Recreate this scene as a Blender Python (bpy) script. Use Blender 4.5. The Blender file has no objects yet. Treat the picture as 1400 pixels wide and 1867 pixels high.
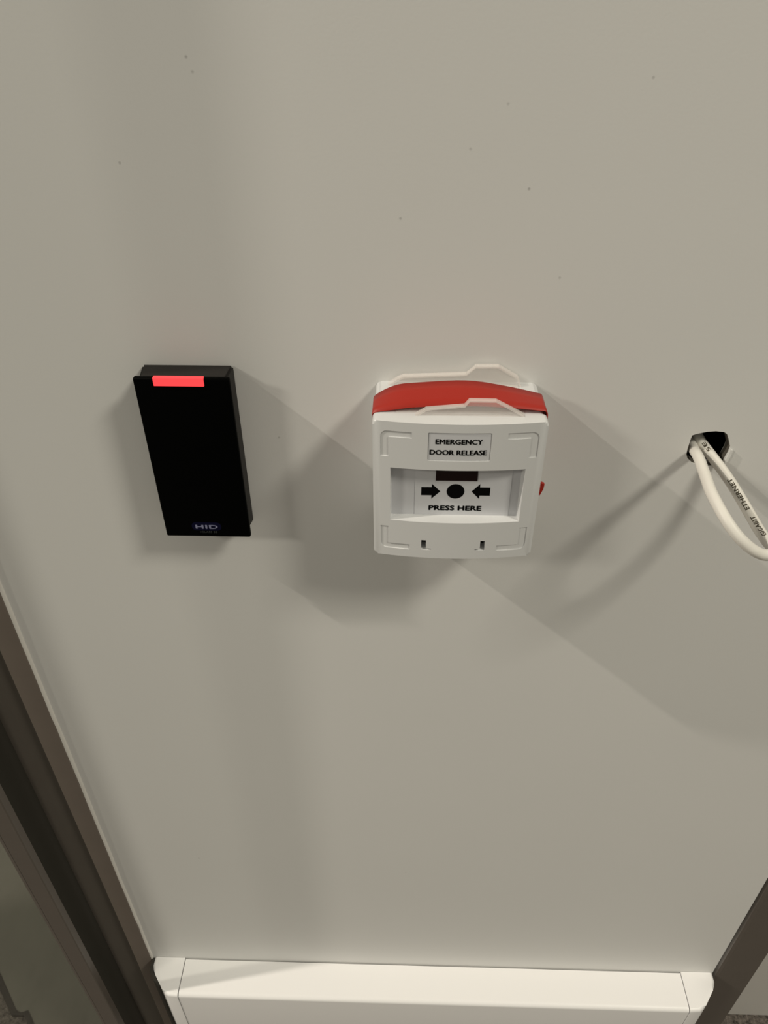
import bpy, bmesh, math, random
from mathutils import Vector, Matrix
random.seed(7)
S = bpy.context.scene
COL = S.collection

# ------------------------------------------------------------------ camera
FPX, CX, CY, CZ = 1402.4, -0.028, -0.3717, 0.2356
PITCH, YAW, ROLL = 0.647, -0.0299, -0.0035
f = Vector((math.sin(YAW)*math.cos(PITCH), math.cos(YAW)*math.cos(PITCH), -math.sin(PITCH)))
r0 = Vector((math.cos(YAW), -math.sin(YAW), 0)); u0 = r0.cross(f)
r = r0*math.cos(ROLL)+u0*math.sin(ROLL); u = u0*math.cos(ROLL)-r0*math.sin(ROLL)
cd = bpy.data.cameras.new('camera'); cam = bpy.data.objects.new('camera', cd); COL.objects.link(cam)
cam.matrix_world = Matrix(((r.x, u.x, -f.x, CX), (r.y, u.y, -f.y, CY), (r.z, u.z, -f.z, CZ), (0, 0, 0, 1)))
cd.sensor_fit = 'VERTICAL'; cd.sensor_height = 36; cd.lens = 36*FPX/1867; cd.clip_start = 0.01
S.camera = cam

# ------------------------------------------------------------------ world, lamps, exposure
w = bpy.data.worlds.new('room_light'); S.world = w; w.use_nodes = True
bg = w.node_tree.nodes['Background']; bg.inputs[0].default_value = (1.0, 0.945, 0.79, 1); bg.inputs[1].default_value = 0.185
def lamp(name, loc, size, power, col):
    l = bpy.data.lights.new(name, 'AREA'); l.shape = 'DISK'; l.size = size; l.energy = power; l.color = col
    o = bpy.data.objects.new(name, l); COL.objects.link(o); o.location = loc; return o
lamp('downlight', (-2.43, -0.468, 2.05), 0.075, 76, (1.0, 0.915, 0.79))         # small spot in the ceiling, close to the wall
lamp('ceiling_panel', (1.68, -1.245, 2.10), 0.63, 54, (1.0, 0.945, 0.80))        # wider ceiling lamp to the right
lamp('corridor_panel', (-3.2, -2.3, 2.00), 0.70, 70, (1.0, 0.945, 0.80))         # the next ceiling lamp down the corridor
vs = S.view_settings; vs.view_transform = 'Standard'; vs.look = 'None'; vs.exposure = 0.0; vs.gamma = 1; vs.use_curve_mapping = False

# ------------------------------------------------------------------ materials
def mat(name, col, rough=0.5, spec=0.5, metal=0.0, bump=0.0, bscale=400, vary=0.0, vscale=6, emit=None, estr=0):
    m = bpy.data.materials.new(name); m.use_nodes = True; nt = m.node_tree; b = nt.nodes['Principled BSDF']
    b.inputs['Base Color'].default_value = (*col, 1); b.inputs['Roughness'].default_value = rough
    b.inputs['Specular IOR Level'].default_value = spec; b.inputs['Metallic'].default_value = metal
    tc = nt.nodes.new('ShaderNodeTexCoord')
    if vary:
        n = nt.nodes.new('ShaderNodeTexNoise'); n.inputs['Scale'].default_value = vscale; n.inputs['Detail'].default_value = 4
        nt.links.new(tc.outputs['Object'], n.inputs['Vector'])
        rp = nt.nodes.new('ShaderNodeValToRGB'); rp.color_ramp.elements[0].position = .3; rp.color_ramp.elements[1].position = .7
        rp.color_ramp.elements[0].color = (*[c*(1-vary) for c in col], 1); rp.color_ramp.elements[1].color = (*[min(1, c*(1+vary)) for c in col], 1)
        nt.links.new(n.outputs['Fac'], rp.inputs['Fac']); nt.links.new(rp.outputs['Color'], b.inputs['Base Color'])
    if bump:
        n2 = nt.nodes.new('ShaderNodeTexNoise'); n2.inputs['Scale'].default_value = bscale; n2.inputs['Detail'].default_value = 3
        nt.links.new(tc.outputs['Object'], n2.inputs['Vector'])
        bp = nt.nodes.new('ShaderNodeBump'); bp.inputs['Strength'].default_value = bump; bp.inputs['Distance'].default_value = .0004
        nt.links.new(n2.outputs['Fac'], bp.inputs['Height']); nt.links.new(bp.outputs['Normal'], b.inputs['Normal'])
    if emit:
        b.inputs['Emission Color'].default_value = (*emit, 1); b.inputs['Emission Strength'].default_value = estr
    return m

def wall_mat():
    m = mat('painted_board', (.73, .725, .71), .55, .25, bump=.08, bscale=700, vary=.012, vscale=5)
    nt = m.node_tree; b = nt.nodes['Principled BSDF']; src = b.inputs['Base Color'].links[0].from_socket
    geo = nt.nodes.new('ShaderNodeNewGeometry'); prev = None
    specks = [(.0278, .1412, .9), (-.0309, .1277, .7), (-.1219, .1935, .8), (-.120, .188, .6), (-.1589, .1517, .7),
              (-.0986, -.0054+.012, .7), (.0473, .1, .6), (-.2125, -.452, .9), (-.020, -.468, .6), (.075, .186, .6), (.0, .158, .5), (.015, .176, .5)]
    for x, z, s in specks:                                   # a few dust specks stuck to the paint
        d = nt.nodes.new('ShaderNodeVectorMath'); d.operation = 'DISTANCE'; d.inputs[1].default_value = (x, 0, z)
        nt.links.new(geo.outputs['Position'], d.inputs[0])
        c = nt.nodes.new('ShaderNodeMapRange'); c.inputs[1].default_value = .0003; c.inputs[2].default_value = .0009
        c.inputs[3].default_value = .42*s; c.inputs[4].default_value = 0; nt.links.new(d.outputs['Value'], c.inputs[0])
        if prev is None: prev = c.outputs[0]
        else:
            a = nt.nodes.new('ShaderNodeMath'); a.operation = 'MAXIMUM'; nt.links.new(prev, a.inputs[0]); nt.links.new(c.outputs[0], a.inputs[1]); prev = a.outputs[0]
    mx = nt.nodes.new('ShaderNodeMix'); mx.data_type = 'RGBA'
    nt.links.new(prev, mx.inputs[0]); nt.links.new(src, mx.inputs[6]); mx.inputs[7].default_value = (.06, .055, .05, 1)
    nt.links.new(mx.outputs[2], b.inputs['Base Color'])
    return m

def carpet_mat():
    m = mat('carpet', (.2, .18, .16), .95, .1); nt = m.node_tree; b = nt.nodes['Principled BSDF']
    tc = nt.nodes['Texture Coordinate']
    n = nt.nodes.new('ShaderNodeTexNoise'); n.inputs['Scale'].default_value = 95; n.inputs['Detail'].default_value = 6; n.inputs['Roughness'].default_value = .75
    nt.links.new(tc.outputs['Object'], n.inputs['Vector'])
    rp = nt.nodes.new('ShaderNodeValToRGB'); e = rp.color_ramp.elements
    e[0].position = .38; e[0].color = (.05, .045, .04, 1); e[1].position = .62; e[1].color = (.30, .26, .23, 1)
    nt.links.new(n.outputs['Fac'], rp.inputs['Fac']); nt.links.new(rp.outputs['Color'], b.inputs['Base Color'])
    bp = nt.nodes.new('ShaderNodeBump'); bp.inputs['Strength'].default_value = .8; bp.inputs['Distance'].default_value = .006
    nt.links.new(n.outputs['Fac'], bp.inputs['Height']); nt.links.new(bp.outputs['Normal'], b.inputs['Normal'])
    return m

def clear_mat(name, fac, col, rough):
    m = bpy.data.materials.new(name); m.use_nodes = True; nt = m.node_tree
    b = nt.nodes['Principled BSDF']; b.inputs['Base Color'].default_value = (*col, 1); b.inputs['Roughness'].default_value = rough
    t = nt.nodes.new('ShaderNodeBsdfTransparent'); mx = nt.nodes.new('ShaderNodeMixShader'); mx.inputs[0].default_value = fac
    nt.links.new(t.outputs[0], mx.inputs[1]); nt.links.new(b.outputs[0], mx.inputs[2])
    nt.links.new(mx.outputs[0], nt.nodes['Material Output'].inputs['Surface'])
    return m

def glass_mat():                         # clear pane: mirror part follows Fresnel, the rest passes
    m = bpy.data.materials.new('glass'); m.use_nodes = True; nt = m.node_tree; nt.nodes.remove(nt.nodes['Principled BSDF'])
    t = nt.nodes.new('ShaderNodeBsdfTransparent'); t.inputs[0].default_value = (.85, .865, .85, 1)
    g = nt.nodes.new('ShaderNodeBsdfGlossy'); g.inputs['Roughness'].default_value = .10
    fr_ = nt.nodes.new('ShaderNodeFresnel'); fr_.inputs[0].default_value = 1.5
    ge = nt.nodes.new('ShaderNodeNewGeometry'); iv = nt.nodes.new('ShaderNodeMath'); iv.operation = 'SUBTRACT'; iv.inputs[0].default_value = 1
    mu = nt.nodes.new('ShaderNodeMath'); mu.operation = 'MULTIPLY'                      # no second mirror where the straight ray leaves the pane
    nt.links.new(ge.outputs['Backfacing'], iv.inputs[1]); nt.links.new(iv.outputs[0], mu.inputs[0]); nt.links.new(fr_.outputs[0], mu.inputs[1])
    mx = nt.nodes.new('ShaderNodeMixShader'); nt.links.new(mu.outputs[0], mx.inputs[0]); nt.links.new(t.outputs[0], mx.inputs[1]); nt.links.new(g.outputs[0], mx.inputs[2])
    nt.links.new(mx.outputs[0], nt.nodes['Material Output'].inputs['Surface'])
    return m

M = dict(
    wall=wall_mat(), bead=mat('sealant', (.68, .66, .62), .6, .3, bump=.3, bscale=200),
    wallr=mat('beige_paint', (.76, .735, .70), .7, .2, vary=.02), cavity=mat('cavity_board', (.03, .03, .03), .9, .1),
    edge=mat('board_core', (.10, .09, .075), .9, .1, bump=.6, bscale=300),
    metal=mat('bronze_aluminium', (.100, .086, .074), .34, .5, bump=.05, bscale=900, vary=.03, vscale=30),
    flange=mat('bronze_paint', (.19, .158, .135), .5, .4, vary=.03, vscale=30), carpet=carpet_mat(), floormat=mat('smooth_mat', (.19, .18, .15), .6, .3, vary=.06, vscale=12), rubber_shade=mat('dark_rubber_and_shade', (.034, .031, .025), .6, .3),  # last one: rubber parts, and the dark strips painted in as shade
    pvc=mat('white_pvc', (.84, .83, .83), .38, .4, bump=.02, bscale=300),
    plastic=mat('white_plastic', (.70, .705, .71), .33, .45, bump=.04, bscale=900),
    element=mat('grey_white_element', (.60, .605, .635), .4, .4), sticker=mat('print_film', (.64, .645, .675), .35, .4),
    ink=mat('black_ink', (.003, .003, .003), .8, .04), red=mat('red_tape', (.38, .022, .012), .42, .35, bump=.08, bscale=120),
    darkred=mat('dark_red_flag', (.010, .0012, .0014), .35, .25), slot=mat('dark_slot_shade', (.02, .02, .018), .8, .2),
    clear=clear_mat('clear_plastic', .22, (.95, .90, .86), .15), clear_edge=clear_mat('clear_plastic_rim', .34, (.96, .90, .86), .2),
    glass=glass_mat(),
    black=mat('black_polycarbonate', (.0008, .0010, .0009), .5, .03), blackbody=mat('black_textured_body', (.016, .0145, .013), .6, .3, bump=.15, bscale=1200),
    led=mat('lit_red_bar', (.5, .03, .03), .4, .3, emit=(1.0, .060, .068), estr=1.0),
    navy=mat('navy_print', (.0025, .003, .020), .5, .1), logo=mat('pale_blue_print', (.24, .25, .38), .5, .2), faint=mat('faint_grey_print', (.045, .05, .05), .5, .2),
    cable=mat('white_cable_jacket', (.80, .775, .72), .45, .35, bump=.06, bscale=250), cableink=mat('grey_cable_ink', (.10, .085, .06), .6, .2),
)

# ------------------------------------------------------------------ helpers
def link(name, me, m=None, parent=None, smooth=None):
    o = bpy.data.objects.new(name, me); COL.objects.link(o)
    if m is not None and not me.materials: me.materials.append(m)
    if parent is not None: o.parent = parent
    if smooth is not None:
        for p in me.polygons: p.use_smooth = True
        me.set_sharp_from_angle(angle=math.radians(smooth))
    return o
def obj(name, bm, m, parent=None, smooth=None):
    bmesh.ops.recalc_face_normals(bm, faces=bm.faces)
    me = bpy.data.meshes.new(name); bm.to_mesh(me); bm.free()
    return link(name, me, m, parent, smooth)
def thing(name, label, cat, loc=(0, 0, 0)):
    o = bpy.data.objects.new(name, None); COL.objects.link(o); o.location = loc; o.empty_display_size = .02
    o['label'] = label; o['category'] = cat; return o
def struct(o, label): o['kind'] = 'structure'; o['label'] = label; return o
def at(o, parent):                      # parts are written in world coordinates: move the mesh into the parent's frame
    o.data.transform(Matrix.Translation(-parent.location)); return o
def box(bm, x0, x1, y0, y1, z0, z1, bev=0, seg=2):
    g = bmesh.ops.create_cube(bm, size=1)
    bmesh.ops.transform(bm, matrix=Matrix.Translation(((x0+x1)/2, (y0+y1)/2, (z0+z1)/2)) @ Matrix.Diagonal((x1-x0, y1-y0, z1-z0, 1)), verts=g['verts'])
    if bev:
        es = list({e for v in g['verts'] for e in v.link_edges})
        bmesh.ops.bevel(bm, geom=es, offset=bev, segments=seg, profile=.5, affect='EDGES')
    return bm
def prism_y(bm, pts, y0, y1):           # outline in x,z pushed along y
    a = [bm.verts.new((x, y0, z)) for x, z in pts]; b = [bm.verts.new((x, y1, z)) for x, z in pts]; n = len(pts)
    bm.faces.new(a); bm.faces.new(b[::-1])
    for i in range(n): bm.faces.new((a[i], b[i], b[(i+1) % n], a[(i+1) % n]))
    return bm
def prism_z(bm, pts, z0, z1):           # outline in x,y pushed along z
    a = [bm.verts.new((x, y, z0)) for x, y in pts]; b = [bm.verts.new((x, y, z1)) for x, y in pts]; n = len(pts)
    bm.faces.new(a); bm.faces.new(b[::-1])
    for i in range(n): bm.faces.new((a[i], b[i], b[(i+1) % n], a[(i+1) % n]))
    return bm
def prism_x(bm, pts, x0, x1):           # outline in y,z pushed along x
    a = [bm.verts.new((x0, y, z)) for y, z in pts]; b = [bm.verts.new((x1, y, z)) for y, z in pts]; n = len(pts)
    bm.faces.new(a); bm.faces.new(b[::-1])
    for i in range(n): bm.faces.new((a[i], b[i], b[(i+1) % n], a[(i+1) % n]))
    return bm
def rrect(x0, x1, z0, z1, rad, n=6):
    out = []
    for cx, cz, a0 in ((x1-rad, z1-rad, 0), (x0+rad, z1-rad, 90), (x0+rad, z0+rad, 180), (x1-rad, z0+rad, 270)):
        for i in range(n+1):
            t = math.radians(a0+90*i/n); out.append((cx+rad*math.cos(t), cz+rad*math.sin(t)))
    return out
def slice_x(bm, step=.003):
    xs = [v.co.x for v in bm.verts]; x = min(xs)+step*.5
    while x < max(xs):
        bmesh.ops.bisect_plane(bm, geom=bm.verts[:]+bm.edges[:]+bm.faces[:], plane_co=(x, 0, 0), plane_no=(1, 0, 0)); x += step
def text_bm(s, size_w=None, bold=.0, extrude=0.0, spacing=1.0):
    c = bpy.data.curves.new('t', 'FONT'); c.body = s; c.size = 1; c.offset = bold; c.space_character = spacing; c.extrude = extrude; c.resolution_u = 3
    o = bpy.data.objects.new('t', c); COL.objects.link(o); bpy.context.view_layer.update()
    me = bpy.data.meshes.new_from_object(o.evaluated_get(bpy.context.evaluated_depsgraph_get()))
    bpy.data.objects.remove(o); bpy.data.curves.remove(c)
    bm = bmesh.new(); bm.from_mesh(me); bpy.data.meshes.remove(me)
    bmesh.ops.remove_doubles(bm, verts=bm.verts, dist=1e-5)
    return bm
def fit_text(s, x0, x1, z0, z1, y, bold=.02, spacing=1.0, curve=None):
    one = text_bm(s, bold=0, spacing=spacing); bm = bmesh.new()
    for q, (dx, dy) in enumerate(((0, 0), (bold, 0), (-bold, 0), (0, bold*.6), (0, -bold*.6))):
        vm = {v: bm.verts.new((v.co.x+dx, v.co.y+dy, q*2e-5)) for v in one.verts}
        for f_ in one.faces: bm.faces.new([vm[v] for v in f_.verts])
    one.free()
    ax = min(v.co.x for v in bm.verts); bx = max(v.co.x for v in bm.verts); az = min(v.co.y for v in bm.verts); bz = max(v.co.y for v in bm.verts)
    for v in bm.verts:
        X = x0+(v.co.x-ax)/(bx-ax)*(x1-x0); Z = z0+(v.co.y-az)/(bz-az)*(z1-z0)
        v.co = (X, (y if curve is None else curve(X)+y)-v.co.z, Z)
    return bm
def cut(o, bms):                        # boolean difference, baked into the mesh
    for bm in bms:
        bmesh.ops.recalc_face_normals(bm, faces=bm.faces)
        me = bpy.data.meshes.new('c'); bm.to_mesh(me); bm.free(); c = bpy.data.objects.new('c', me); COL.objects.link(c)
        md = o.modifiers.new('b', 'BOOLEAN'); md.operation = 'DIFFERENCE'; md.solver = 'EXACT'; md.object = c
        bpy.context.view_layer.update()
        nm = bpy.data.meshes.new_from_object(o.evaluated_get(bpy.context.evaluated_depsgraph_get()))
        o.modifiers.clear(); o.data = nm; bpy.data.objects.remove(c); bpy.data.meshes.remove(me)
def shade(o, ang=30):
    for p in o.data.polygons: p.use_smooth = True
    o.data.set_sharp_from_angle(angle=math.radians(ang))
def catmull(P, n):
    out = []
    for i in range(len(P)-1):
        p0 = P[max(i-1, 0)]; p1 = P[i]; p2 = P[i+1]; p3 = P[min(i+2, len(P)-1)]
        for k in range(n):
            t = k/n
            out.append(tuple(.5*(2*b+(c-a)*t+(2*a-5*b+4*c-d)*t*t+(3*b-a-3*c+d)*t**3) for a, b, c, d in zip(p0, p1, p2, p3)))
    out.append(tuple(P[-1])); return out

XL, XR, ZT, ZF, ZC = -.2948, .3132, -.6607, -1.2, 1.4

# ------------------------------------------------------------------ setting
bm = bmesh.new(); box(bm, -2.4, 2.4, -2.4, 1.6, ZF-.05, ZF)
struct(obj('floor', bm, M['carpet']), 'mottled brown-grey carpet floor')

HOLE = [(.1325, .0112), (.1345, .0121), (.1404, .0137), (.145, .0141), (.1495, .0136), (.1516, .0122), (.1535, .0085), (.1553, .0042), (.1551, .0005), (.1538, -.0053), (.1520, -.0078),
        (.1468, -.0090), (.1420, -.0088), (.1368, -.0070), (.1335, -.0040), (.1322, -.0014), (.1320, .003), (.1322, .008)]
bm = bmesh.new()
def loop(pts, y):
    vs_ = [bm.verts.new((x, y, z)) for x, z in pts]; es = [bm.edges.new((vs_[i], vs_[(i+1) % len(vs_)])) for i in range(len(vs_))]; return vs_, es
RECT = [(XL, ZF), (XR, ZF), (XR, ZC), (XL, ZC)]
T = .007
o1, e1 = loop(RECT, 0); h1, he1 = loop(HOLE, 0)
bmesh.ops.triangle_fill(bm, edges=e1+he1, use_beauty=True)
o2, e2 = loop(RECT, T); h2, he2 = loop(HOLE, T)
bmesh.ops.triangle_fill(bm, edges=e2+he2, use_beauty=True)
for a, b in ((o1, o2), (h1, h2)):
    for i in range(len(a)): bm.faces.new((a[i], a[(i+1) % len(a)], b[(i+1) % len(a)], b[i]))
wall = struct(obj('wall_back', bm, M['wall']), 'smooth off-white painted wall panel between two dark posts')
# broken paint lip and board core around the hole
bm = bmesh.new(); random.seed(3)
ins = [(x+( .1437-x)*.035, z+(.0025-z)*.035) for x, z in HOLE]
a = [bm.verts.new((x, .0006, z)) for x, z in ins]; b = [bm.verts.new((x, T-.001, z)) for x, z in ins]
ao = [bm.verts.new((x+(x-.1437)*.01, .0006, z+(z-.0025)*.01)) for x, z in HOLE]; bo = [bm.verts.new((x+(x-.1437)*.01, T-.001, z+(z-.0025)*.01)) for x, z in HOLE]
n = len(a)
for i in range(n):
    j = (i+1) % n
    bm.faces.new((a[i], a[j], b[j], b[i])); bm.faces.new((ao[i], ao[j], a[j], a[i])); bm.faces.new((b[i], b[j], bo[j], bo[i])); bm.faces.new((bo[i], bo[j], ao[j], ao[i]))
obj('hole_lining', bm, M['edge'], wall)
# chipped paint flake at the right of the hole
bm = bmesh.new(); prism_y(bm, [(.1556, .0030), (.1570, .0022), (.1567, -.0018), (.1557, -.0056), (.1542, -.0064), (.1551, -.0012)], -.0013, .0)
obj('paint_flake', bm, M['wall'], wall)
bm = bmesh.new(); box(bm, XL-.097, XR+.045, .055, .065, ZF, ZC)
struct(obj('wall_cavity', bm, M['cavity']), 'dark backing behind the wall panel')
bm = bmesh.new(); box(bm, XR+.045, 2.4, .16, .26, ZF, ZC)
struct(obj('wall_right', bm, M['wallr']), 'beige wall set back beyond the right post')

# left frame: jamb fixed to the wall
fr = bpy.data.objects.new('trim_1', None); COL.objects.link(fr); fr.location = (-.345, 0, ZF)
struct(fr, 'dark bronze aluminium door jamb left of the wall panel')
bm = bmesh.new(); prism_z(bm, [(-.2953, .055), (-.2953, -.0008), (-.2963, -.0018), (-.3120, -.0028), (-.3128, -.0020), (-.3128, .055)], ZF, ZC); at(obj('flange', bm, M['flange'], fr), fr)
bm = bmesh.new(); prism_z(bm, [(-.3130, .055), (-.3130, .0000), (-.3150, .0035), (-.3400, .0045), (-.3920, .0045), (-.3920, .055)], ZF, ZC); at(obj('jamb', bm, M['metal'], fr), fr)
bm = bmesh.new(); prism_z(bm, [(-.3420, .0045), (-.3430, .0015), (-.3460, -.0015), (-.3520, -.0040), (-.3660, -.0050), (-.3760, -.0040), (-.3800, .0045)], ZF, ZC); at(obj('jamb_shade_strip', bm, M['rubber_shade'], fr, 50), fr)  # dark strip stands in for the jamb's shade deepening towards the stile
# glass door sliding in front of it
dr = bpy.data.objects.new('door_1', None); COL.objects.link(dr); dr.location = (-.6, -.041, ZF)
struct(dr, 'glass sliding door with a slim dark bronze stile at the left edge of the picture')
bm = bmesh.new(); prism_z(bm, [(-.3306, -.0380), (-.3300, -.0386), (-.3300, -.0454), (-.3308, -.0462), (-.3449, -.0462), (-.3456, -.0454), (-.3456, -.0380)], ZF+.01, ZC); at(obj('stile', bm, M['metal'], dr), dr)
bm = bmesh.new(); prism_z(bm, [(-.3457, -.0385), (-.3457, -.0440), (-.3466, -.0448), (-.3495, -.0444), (-.3505, -.0435), (-.3505, -.0385)], ZF+.01, ZC); at(obj('glazing_bead', bm, M['metal'], dr), dr)
bm = bmesh.new(); box(bm, -1.5, -.3506, -.0430, -.0390, ZF+.01, ZC); at(obj('pane', bm, M['glass'], dr), dr)
# sealant bead between frame and wall, a little ragged
bm = bmesh.new(); rings = []; random.seed(11); k = 0; z = ZT-.02
while z < .7:
    o_ = random.gauss(0, .00016); w_ = .0011+abs(random.gauss(0, .00025)); p_ = .0012+random.gauss(0, .0001)
    rings.append([bm.verts.new((XL-.0010+o_, .0, z)), bm.verts.new((XL-.0009+o_, -p_-.0004, z)), bm.verts.new((XL+w_*.35+o_, -p_, z)), bm.verts.new((XL+w_+o_, 0, z))])
    z += random.uniform(.012, .05)
for A_, B_ in zip(rings, rings[1:]):
    for i in range(3): bm.faces.new((A_[i], A_[i+1], B_[i+1], B_[i]))
struct(obj('trim_2', bm, M['bead'], None, 60), 'thin ragged sealant line along the left edge of the panel')
# right post
fr = bpy.data.objects.new('trim_3', None); COL.objects.link(fr); fr.location = (.335, 0, ZF)
struct(fr, 'dark bronze aluminium post right of the wall panel')
bm = bmesh.new(); prism_z(bm, [(.3145, .055), (.3145, .0035), (.3178, .0), (.3210, -.0008), (.3568, -.0008), (.3578, .0002), (.3578, .055)], ZF, ZC); at(obj('post', bm, M['metal'], fr), fr)
bm = bmesh.new(); box(bm, .3126, .3146, .006, .05, ZF, ZC); at(obj('gasket', bm, M['rubber_shade'], fr), fr)
# mat lying behind the glass
fm = thing('floor_mat', 'smooth olive-grey floor mat seen through the glass at the bottom left', 'mat', (-.5, .3, ZF))
bm = bmesh.new(); prism_z(bm, [(-.637, .131), (-.648, .1275), (-.657, .131), (-.700, .176), (-.93, .42), (-.93, 1.2), (-.349, 1.2), (-.349, -.02), (-.50, -.02)], ZF+.001, ZF+.007)
at(obj('mat_surface', bm, M['floormat'], fm), fm)
bm = bmesh.new(); P = [(-.50, -.028), (-.641, .124), (-.662, .124), (-.705, .170), (-.936, .416), (-.93, .422), (-.699, .177), (-.657, .1315), (-.648, .128), (-.637, .1315), (-.499, -.019)]
prism_z(bm, P, ZF+.0005, ZF+.0085); at(obj('mat_edging', bm, M['rubber_shade'], fm), fm)

# ------------------------------------------------------------------ trunking
tr = thing('cable_trunking', 'white plastic cable trunking with rounded end caps across the foot of the panel', 'trunking', (.01, 0, ZT-.13))
F = -.0378
prof = [(-.0014, ZT-.0008), (-.0325, ZT-.0008)]
for i in range(1, 7):
    t = math.radians(90*i/6); prof.append((-.0325-.0053*math.sin(t), ZT-.0008-.0045*(1-math.cos(t))))
prof += [(F, ZT-.125), (F+.005, ZT-.13), (-.0014, ZT-.13)]
bm = bmesh.new(); prism_x(bm, prof, -.2576, .2783); at(obj('cover', bm, M['pvc'], tr, 40), tr)
def cap(sgn, xin, xout):
    P = [(xin, -.0002), (xin, F-.0004)]
    d = xin-xout                                         # signed width
    for t, y in ((.30, F+.0002), (.42, F+.0022), (.52, F+.0058), (.86, -.0175), (.95, -.0130), (1, -.0085), (1, -.0002)):
        P.append((xin-d*t, y))
    b_ = bmesh.new(); prism_z(b_, P, ZT-.1302, ZT)
    top = [e for e in b_.edges if all(abs(v.co.z-ZT) < 1e-6 for v in e.verts) and not (abs(e.verts[0].co.x-xin) < 1e-6 and abs(e.verts[1].co.x-xin) < 1e-6) and not all(v.co.y > -.001 for v in e.verts)]
    bmesh.ops.bevel(b_, geom=top, offset=.0035, segments=4, profile=.5, affect='EDGES', clamp_overlap=True)
    at(obj('end_cap', b_, M['pvc'], tr, 35), tr)
cap(-1, -.2584, -.2920); cap(1, .2791, .3131)
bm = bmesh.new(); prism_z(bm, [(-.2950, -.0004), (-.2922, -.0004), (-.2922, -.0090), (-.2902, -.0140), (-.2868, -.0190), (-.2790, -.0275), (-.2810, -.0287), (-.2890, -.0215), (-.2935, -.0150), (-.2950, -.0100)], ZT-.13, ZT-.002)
at(obj('gap_shade', bm, M['rubber_shade'], tr), tr)  # black strip added for the contact shade between left cap and jamb

# ------------------------------------------------------------------ card reader
cr = thing('card_reader', 'black card reader with a lit red bar on the wall panel', 'card reader', (-.1428, 0, -.05))
bm = bmesh.new()
A_ = [(-.1680, 0, -.0530), (-.1190, 0, -.0530), (-.1190, 0, .0515), (-.1680, 0, .0515)]
B_ = [(-.1655, -.0163, -.0495), (-.1200, -.0163, -.0495), (-.1200, -.0163, .0518), (-.1655, -.0163, .0518)]
va = [bm.verts.new(p) for p in A_]; vb = [bm.verts.new(p) for p in B_]
bm.faces.new(va); bm.faces.new(vb)
for i in range(4): bm.faces.new((va[i], va[(i+1) % 4], vb[(i+1) % 4], vb[i]))
bmesh.ops.bevel(bm, geom=bm.edges[:], offset=.0012, segments=2, affect='EDGES'); at(obj('housing', bm, M['blackbody'], cr, 35), cr)
bm = bmesh.new(); box(bm, -.1676, -.1176, -.0194, -.0160, -.0510, .0530, .0010, 3)
fp = obj('front_plate', bm, M['black'], cr, 35); at(fp, cr)
bm = bmesh.new(); box(bm, -.1570, -.1308, -.0201, -.0172, .0488, .0536, .0004, 2); at(obj('light_bar', bm, M['led'], cr), cr)['label'] = 'glowing red light bar'
bm = bmesh.new(); prism_y(bm, rrect(-.1515, -.1342, -.0462, -.0402, .0026), -.01947, -.0193); at(obj('logo_patch', bm, M['navy'], cr), cr)
for tx, x0, x1, z0, z1, mm, bo in (('HID', -.1493, -.1362, -.0447, -.0419, 'logo', .03), ('iCLASS SE', -.1468, -.1370, -.0478, -.0464, 'faint', .01)):
    at(obj('lettering', fit_text(tx, x0, x1, z0, z1, -.0196, bo, 1.1), M[mm], cr), cr)

# ------------------------------------------------------------------ emergency door release
cp = thing('door_release_call_point', 'white emergency door release call point with red tape over its top', 'call point', (0, 0, -.043))
HX, HZ, FY, BUL = .0436, .0429, -.0413, .004
front = lambda x: FY-BUL*(1-(x/HX)**2)
bm = bmesh.new(); prism_y(bm, rrect(-.0431, .0431, -.0425, .0427, .003), -.0345, 0)
bmesh.ops.bevel(bm, geom=[e for e in bm.edges if all(v.co.y > -1e-6 for v in e.verts)], offset=.0005, segments=1, affect='EDGES')
at(obj('back_box', bm, M['plastic'], cp, 35), cp)
# curved front cover with its recesses
bm = bmesh.new(); prism_y(bm, rrect(-HX, HX, -HZ, HZ, .0022), -.0340, FY)
bmesh.ops.bevel(bm, geom=[e for e in bm.edges if all(abs(v.co.y-FY) < 1e-6 for v in e.verts)], offset=.0011, segments=3, profile=.5, affect='EDGES')
slice_x(bm, .003)
for v in bm.verts:
    if v.co.y < -.036: v.co.y += front(v.co.x)-FY
cover = obj('front_cover', bm, M['plastic'])
def follow(b_, d0, d1):                  # slab between two depths under the curved front
    slice_x(b_, .003)
    for v in b_.verts: v.co.y = front(v.co.x)+(d0 if v.co.y < 0 else d1)
    return b_
def ell(sx, sz):
    X0, X1, X2, Z0, Z1, Z2 = .0397, .0355, .0238, .0376, .0341, .0225
    R_ = .0035; P = [(X2, Z0), (X2, Z1), (X1, Z1), (X1, Z2), (X0, Z2), (X0, Z0-R_)]
    for i in range(1, 6):
        t = math.radians(90*i/5); P.append((X0-R_+R_*math.cos(t), Z0-R_+R_*math.sin(t)))
    return [(sx*x, sz*z) for x, z in P]
cuts = []
for sx in (1, -1):
    for sz in (1, -1): cuts.append(follow(prism_y(bmesh.new(), ell(sx, sz), -1, 1), -.003, .0005))
cuts.append(follow(prism_y(bmesh.new(), rrect(-.0158, .0158, .0216, .0380, .0006, 2), -1, 1), -.003, .0006))
b_ = bmesh.new()                         # window: sloping sides
PY = -.0377
o_ = [(-.0352, -.0181), (.0357, -.0181), (.0357, .0160), (-.0352, .0160)]; i_ = [(-.0330, -.0178), (.0322, -.0178), (.0322, .0152), (-.0330, .0152)]
va = [b_.verts.new((x, -.0480, z)) for x, z in o_]; vb = [b_.verts.new((x, -.03, z)) for x, z in i_]
b_.faces.new(va); b_.faces.new(vb)
for i in range(4): b_.faces.new((va[i], va[(i+1) % 4], vb[(i+1) % 4], vb[i]))
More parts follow.
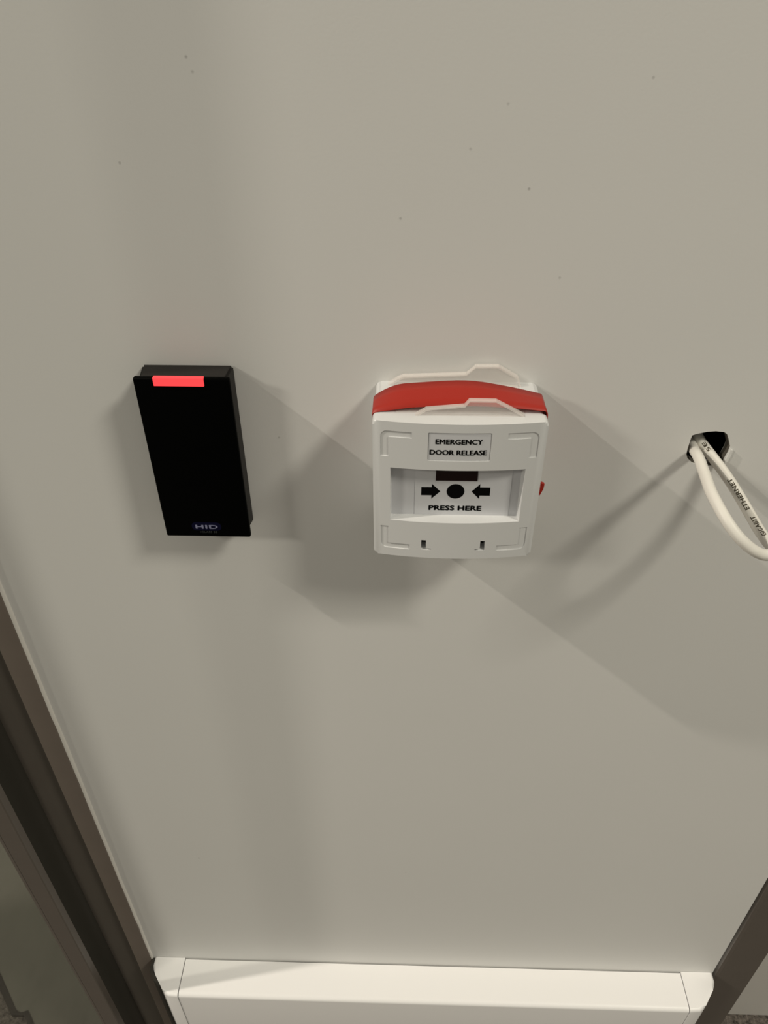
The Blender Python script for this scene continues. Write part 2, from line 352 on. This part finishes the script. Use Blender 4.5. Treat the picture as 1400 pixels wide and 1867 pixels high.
cuts.append(b_)
for sx in (-1, 1):
    a, b = sorted((sx*.0148, sx*.0174)); cuts.append(box(bmesh.new(), a, b, -.06, -.0355, -.0370, -.0305))
    a, b = sorted((sx*.0120, sx*.0174)); cuts.append(follow(box(bmesh.new(), a, b, -1, 1, -.0372, -.0361), -.003, .0012))
cut(cover, cuts); shade(cover, 28); cover.parent = cp; at(cover, cp)
for sx in (-1, 1):
    a, b = sorted((sx*.0149, sx*.0173)); at(obj('slot_shade', box(bmesh.new(), a, b, -.0382, -.0357, -.0369, -.0306), M['slot'], cp), cp)  # dark plate: the depth shade of the white slot put into its colour
lab = obj('title_label', follow(prism_y(bmesh.new(), rrect(-.0153, .0153, .0221, .0375, .0004, 2), -1, 1), .0003, .0007), M['sticker'], cp, 30); at(lab, cp)
el = obj('press_element', box(bmesh.new(), -.0345, .0345, PY, -.0350, -.0185, .0165), M['element'], cp); at(el, cp)
bm = bmesh.new(); prism_y(bm, rrect(-.0215, .0292, -.0183, .0140, .0005, 2), PY-.00025, PY+.0002); at(obj('print_film', bm, M['sticker'], el), cp)
bm = bmesh.new(); box(bm, -.0107, .0112, PY-.0006, PY+.001, .0048, .0125); at(obj('indicator_flag', bm, M['darkred'], el), cp)
IY = PY-.00035
def arrow(x0, x1, z):                     # tail x0, tip x1
    s = 1 if x1 > x0 else -1; h = x0+s*.0055
    return [(x0, z-.0026), (h, z-.0026), (h, z-.0048), (x1, z), (h, z+.0048), (h, z+.0026), (x0, z+.0026)]
for nm, P in (('arrow', arrow(-.0181, -.0080, -.0023)), ('arrow', arrow(.0184, .0086, -.0021)),
              ('dot', [(.0001+.0047*math.cos(k*math.pi/20), -.0022+.0047*math.sin(k*math.pi/20)) for k in range(40)])):
    b_ = bmesh.new(); prism_y(b_, P, IY, PY); at(obj(nm, b_, M['ink'], el), cp)
at(obj('lettering', fit_text('PRESS HERE', -.0139, .0146, -.0148, -.0115, IY, .045, 1.02), M['ink'], el), cp)
for tx, x0, x1, z0, z1 in (('EMERGENCY', -.0121, .0116, .0314, .0344), ('DOOR RELEASE', -.0148, .0140, .0251, .0281)):
    at(obj('lettering', fit_text(tx, x0, x1, z0, z1, .00022, .045, 1.02, front), M['ink'], lab), cp)
# red tape: x, rear y, rear z, front y, front z
TP = [(-.0436, -.016, .005, -.0335, .005), (-.0436, -.016, .028, -.0335, .028), (-.0436, -.0155, .0385, -.0335, .0390), (-.0428, -.015, .0424, -.0335, .0424), (-.0328, -.015, .0481, -.0335, .0443),
      (-.0215, -.015, .0498, -.0335, .0459), (.0038, -.015, .0513, -.0335, .0468), (.0237, -.015, .0485, -.0335, .0461), (.0395, -.015, .0449, -.0335, .0447), (.0434, -.015, .0434, -.0335, .0436),
      (.0440, -.0155, .0385, -.0335, .0385), (.0440, -.016, .020, -.0335, .020), (.0440, -.0165, .002, -.030, .002), (.0440, -.017, -.018, -.028, -.018)]
D = catmull(TP, 5); bm = bmesh.new(); rows = []
for x, yr, zr, yf, zf in D:
    rows.append([bm.verts.new((x, yr+(yf-yr)*t, zr+(zf-zr)*t)) for t in (0, .33, .66, 1)])
for a, b in zip(rows, rows[1:]):
    for i in range(3): bm.faces.new((a[i], a[i+1], b[i+1], b[i]))
tp = obj('red_tape', bm, M['red'], cp, 50); at(tp, cp); tp['label'] = 'red tape stretched over the top'
sd = tp.modifiers.new('thickness', 'SOLIDIFY'); sd.thickness = .0003; sd.offset = 0
bm = bmesh.new(); prism_y(bm, [(.0441, -.0060), (.0480, -.0078), (.0503, -.0086), (.0500, -.0118), (.0486, -.0160), (.0470, -.0166), (.0441, -.0150)], -.0212, -.0192)
at(obj('tape_tab', bm, M['red'], tp), cp)
# clear plastic guard under the tape
RP = [(-.0365, .0429), (-.0315, .0465), (-.0286, .0478), (.0046, .0494), (.0094, .0539), (.0214, .0541), (.0320, .0478), (.0340, .0429)]
FP = [(-.0225, .0430), (-.0170, .0466), (.0020, .0486), (.0042, .0516), (.0174, .0515), (.0287, .0454), (.0312, .0439), (.0322, .0430)]
gd = obj('clear_guard', box(bmesh.new(), -.032, .032, -.0335, -.004, .0428, .0434), M['clear'], cp); at(gd, cp); gd['label'] = 'clear plastic guard under the tape'
for P, y, dp in ((RP, -.0042, .0055), (FP, -.0362, .0022)):
    b_ = bmesh.new(); prism_y(b_, P, y-.0004, y+.0004); at(obj('guard_plate', b_, M['clear'], gd), cp)
    b_ = bmesh.new()                                     # thin rim along the top outline
    cx = sum(p[0] for p in P)/len(P)
    Q = [(x+(cx-x)*.02, z-.0007) for x, z in P]
    n = len(P); y0, y1 = y-.0004, y+dp if dp < .003 else y+.0030
    y0 = y-.0009
    g = [[b_.verts.new((x, yy, z)) for x, z in L] for L, yy in ((P, y0), (P, y1), (Q, y1), (Q, y0))]
    for i in range(n-1):
        for k in range(4): b_.faces.new((g[k][i], g[k][i+1], g[(k+1) % 4][i+1], g[(k+1) % 4][i]))
    b_.faces.new([g[k][0] for k in range(4)]); b_.faces.new([g[k][-1] for k in range(4)])
    at(obj('guard_rim', b_, M['clear_edge'], gd), cp)

# ------------------------------------------------------------------ network cable loop
cb = thing('network_cable', 'white round network cable looping out of the hole in the wall', 'cable', (.1437, 0, 0))
CP_ = [(.1345, .050, .008), (.1355, .028, .0045), (.1365, .014, .0015)] + [(0.1366, 0.002, 0.0006), (0.1359, -0.008, 0.0019), (0.1347, -0.023, 0.0014), (0.133, -0.04, 0.0013), (0.1339, -0.052, -0.0003), (0.1366, -0.06, -0.0036), (0.1418, -0.065, -0.0089), (0.1485, -0.067, -0.0143), (0.1547, -0.067, -0.018), (0.1596, -0.066, -0.0194), (0.1642, -0.0635, -0.0204), (0.1661, -0.059, -0.0211), (0.1658, -0.053, -0.0231), (0.1655, -0.04, -0.0242), (0.1641, -0.029, -0.0224), (0.161, -0.0205, -0.0182), (0.1564, -0.0125, -0.0124), (0.1514, -0.006, -0.0069), (0.1465, 0.001, -0.0022), (0.1412, 0.008, 0.0031)] + [(.1375, .018, .0090), (.135, .032, .016), (.133, .05, .026)]
path = [Vector(p) for p in catmull(CP_, 10)]
RAD = .0030
def frames(path):
    out = []
    for i, p in enumerate(path):
        t = (path[min(i+1, len(path)-1)]-path[max(i-1, 0)]).normalized()
        vdir = (Vector((CX, CY, CZ)) * 0 + Vector((-.1, -.75, .65))).normalized()       # towards the front and up
        nrm = (vdir-t*vdir.dot(t)).normalized(); out.append((p, t, nrm, t.cross(nrm)))
    return out
FR = frames(path); bm = bmesh.new(); rings = []
for p, t, nrm, bi in FR:
    rings.append([bm.verts.new(p+(nrm*math.cos(a)+bi*math.sin(a))*RAD) for a in [k*math.tau/16 for k in range(16)]])
for A_, B_ in zip(rings, rings[1:]):
    for k in range(16): bm.faces.new((A_[k], A_[(k+1) % 16], B_[(k+1) % 16], B_[k]))
bm.faces.new(rings[0]); bm.faces.new(rings[-1])
at(obj('jacket', bm, M['cable'], cb, 60), cb)
L = [0]
for a, b in zip(path, path[1:]): L.append(L[-1]+(b-a).length)
def along(s):
    s = max(0, min(L[-1]-1e-6, s)); i = max(k for k in range(len(L)-1) if L[k] <= s); tt = (s-L[i])/(L[i+1]-L[i])
    return [FR[i][q].lerp(FR[i+1][q], tt) for q in range(4)]
def cable_text(s, s0, s1, h, off):
    one = text_bm(s, spacing=1.05); b_ = bmesh.new()
    for dx, dy in ((0, 0), (.03, 0), (-.03, 0), (0, .02), (0, -.02)):
        vm = {v: b_.verts.new((v.co.x+dx, v.co.y+dy, 0)) for v in one.verts}
        for f_ in one.faces: b_.faces.new([vm[v] for v in f_.verts])
    one.free()
    for q in range(1, 8): bmesh.ops.bisect_plane(b_, geom=b_.verts[:]+b_.edges[:]+b_.faces[:], plane_co=(0, q*.1, 0), plane_no=(0, 1, 0))
    ax = min(v.co.x for v in b_.verts); bx = max(v.co.x for v in b_.verts); az = min(v.co.y for v in b_.verts); bz = max(v.co.y for v in b_.verts)
    for v in b_.verts:
        ss = s0+(v.co.x-ax)/(bx-ax)*(s1-s0); ang = (((v.co.y-az)/(bz-az)-.5)*h+off)/RAD
        p, t, nrm, bi = along(ss); v.co = p+(nrm*math.cos(ang)+bi*math.sin(ang)*TS)*(RAD+.00008)
    at(obj('lettering', b_, M['cableink'], cb), cb)
TS = -1
at_i = lambda q: L[int(round((q+3)*10))]
cable_text('GIGABIT', at_i(12.4), at_i(13.8), .0024, .0007)
cable_text('ETHERNET', at_i(14.3), at_i(16.3), .0024, .0007)
cable_text('5E', at_i(18.2), at_i(18.8), .0022, .0)
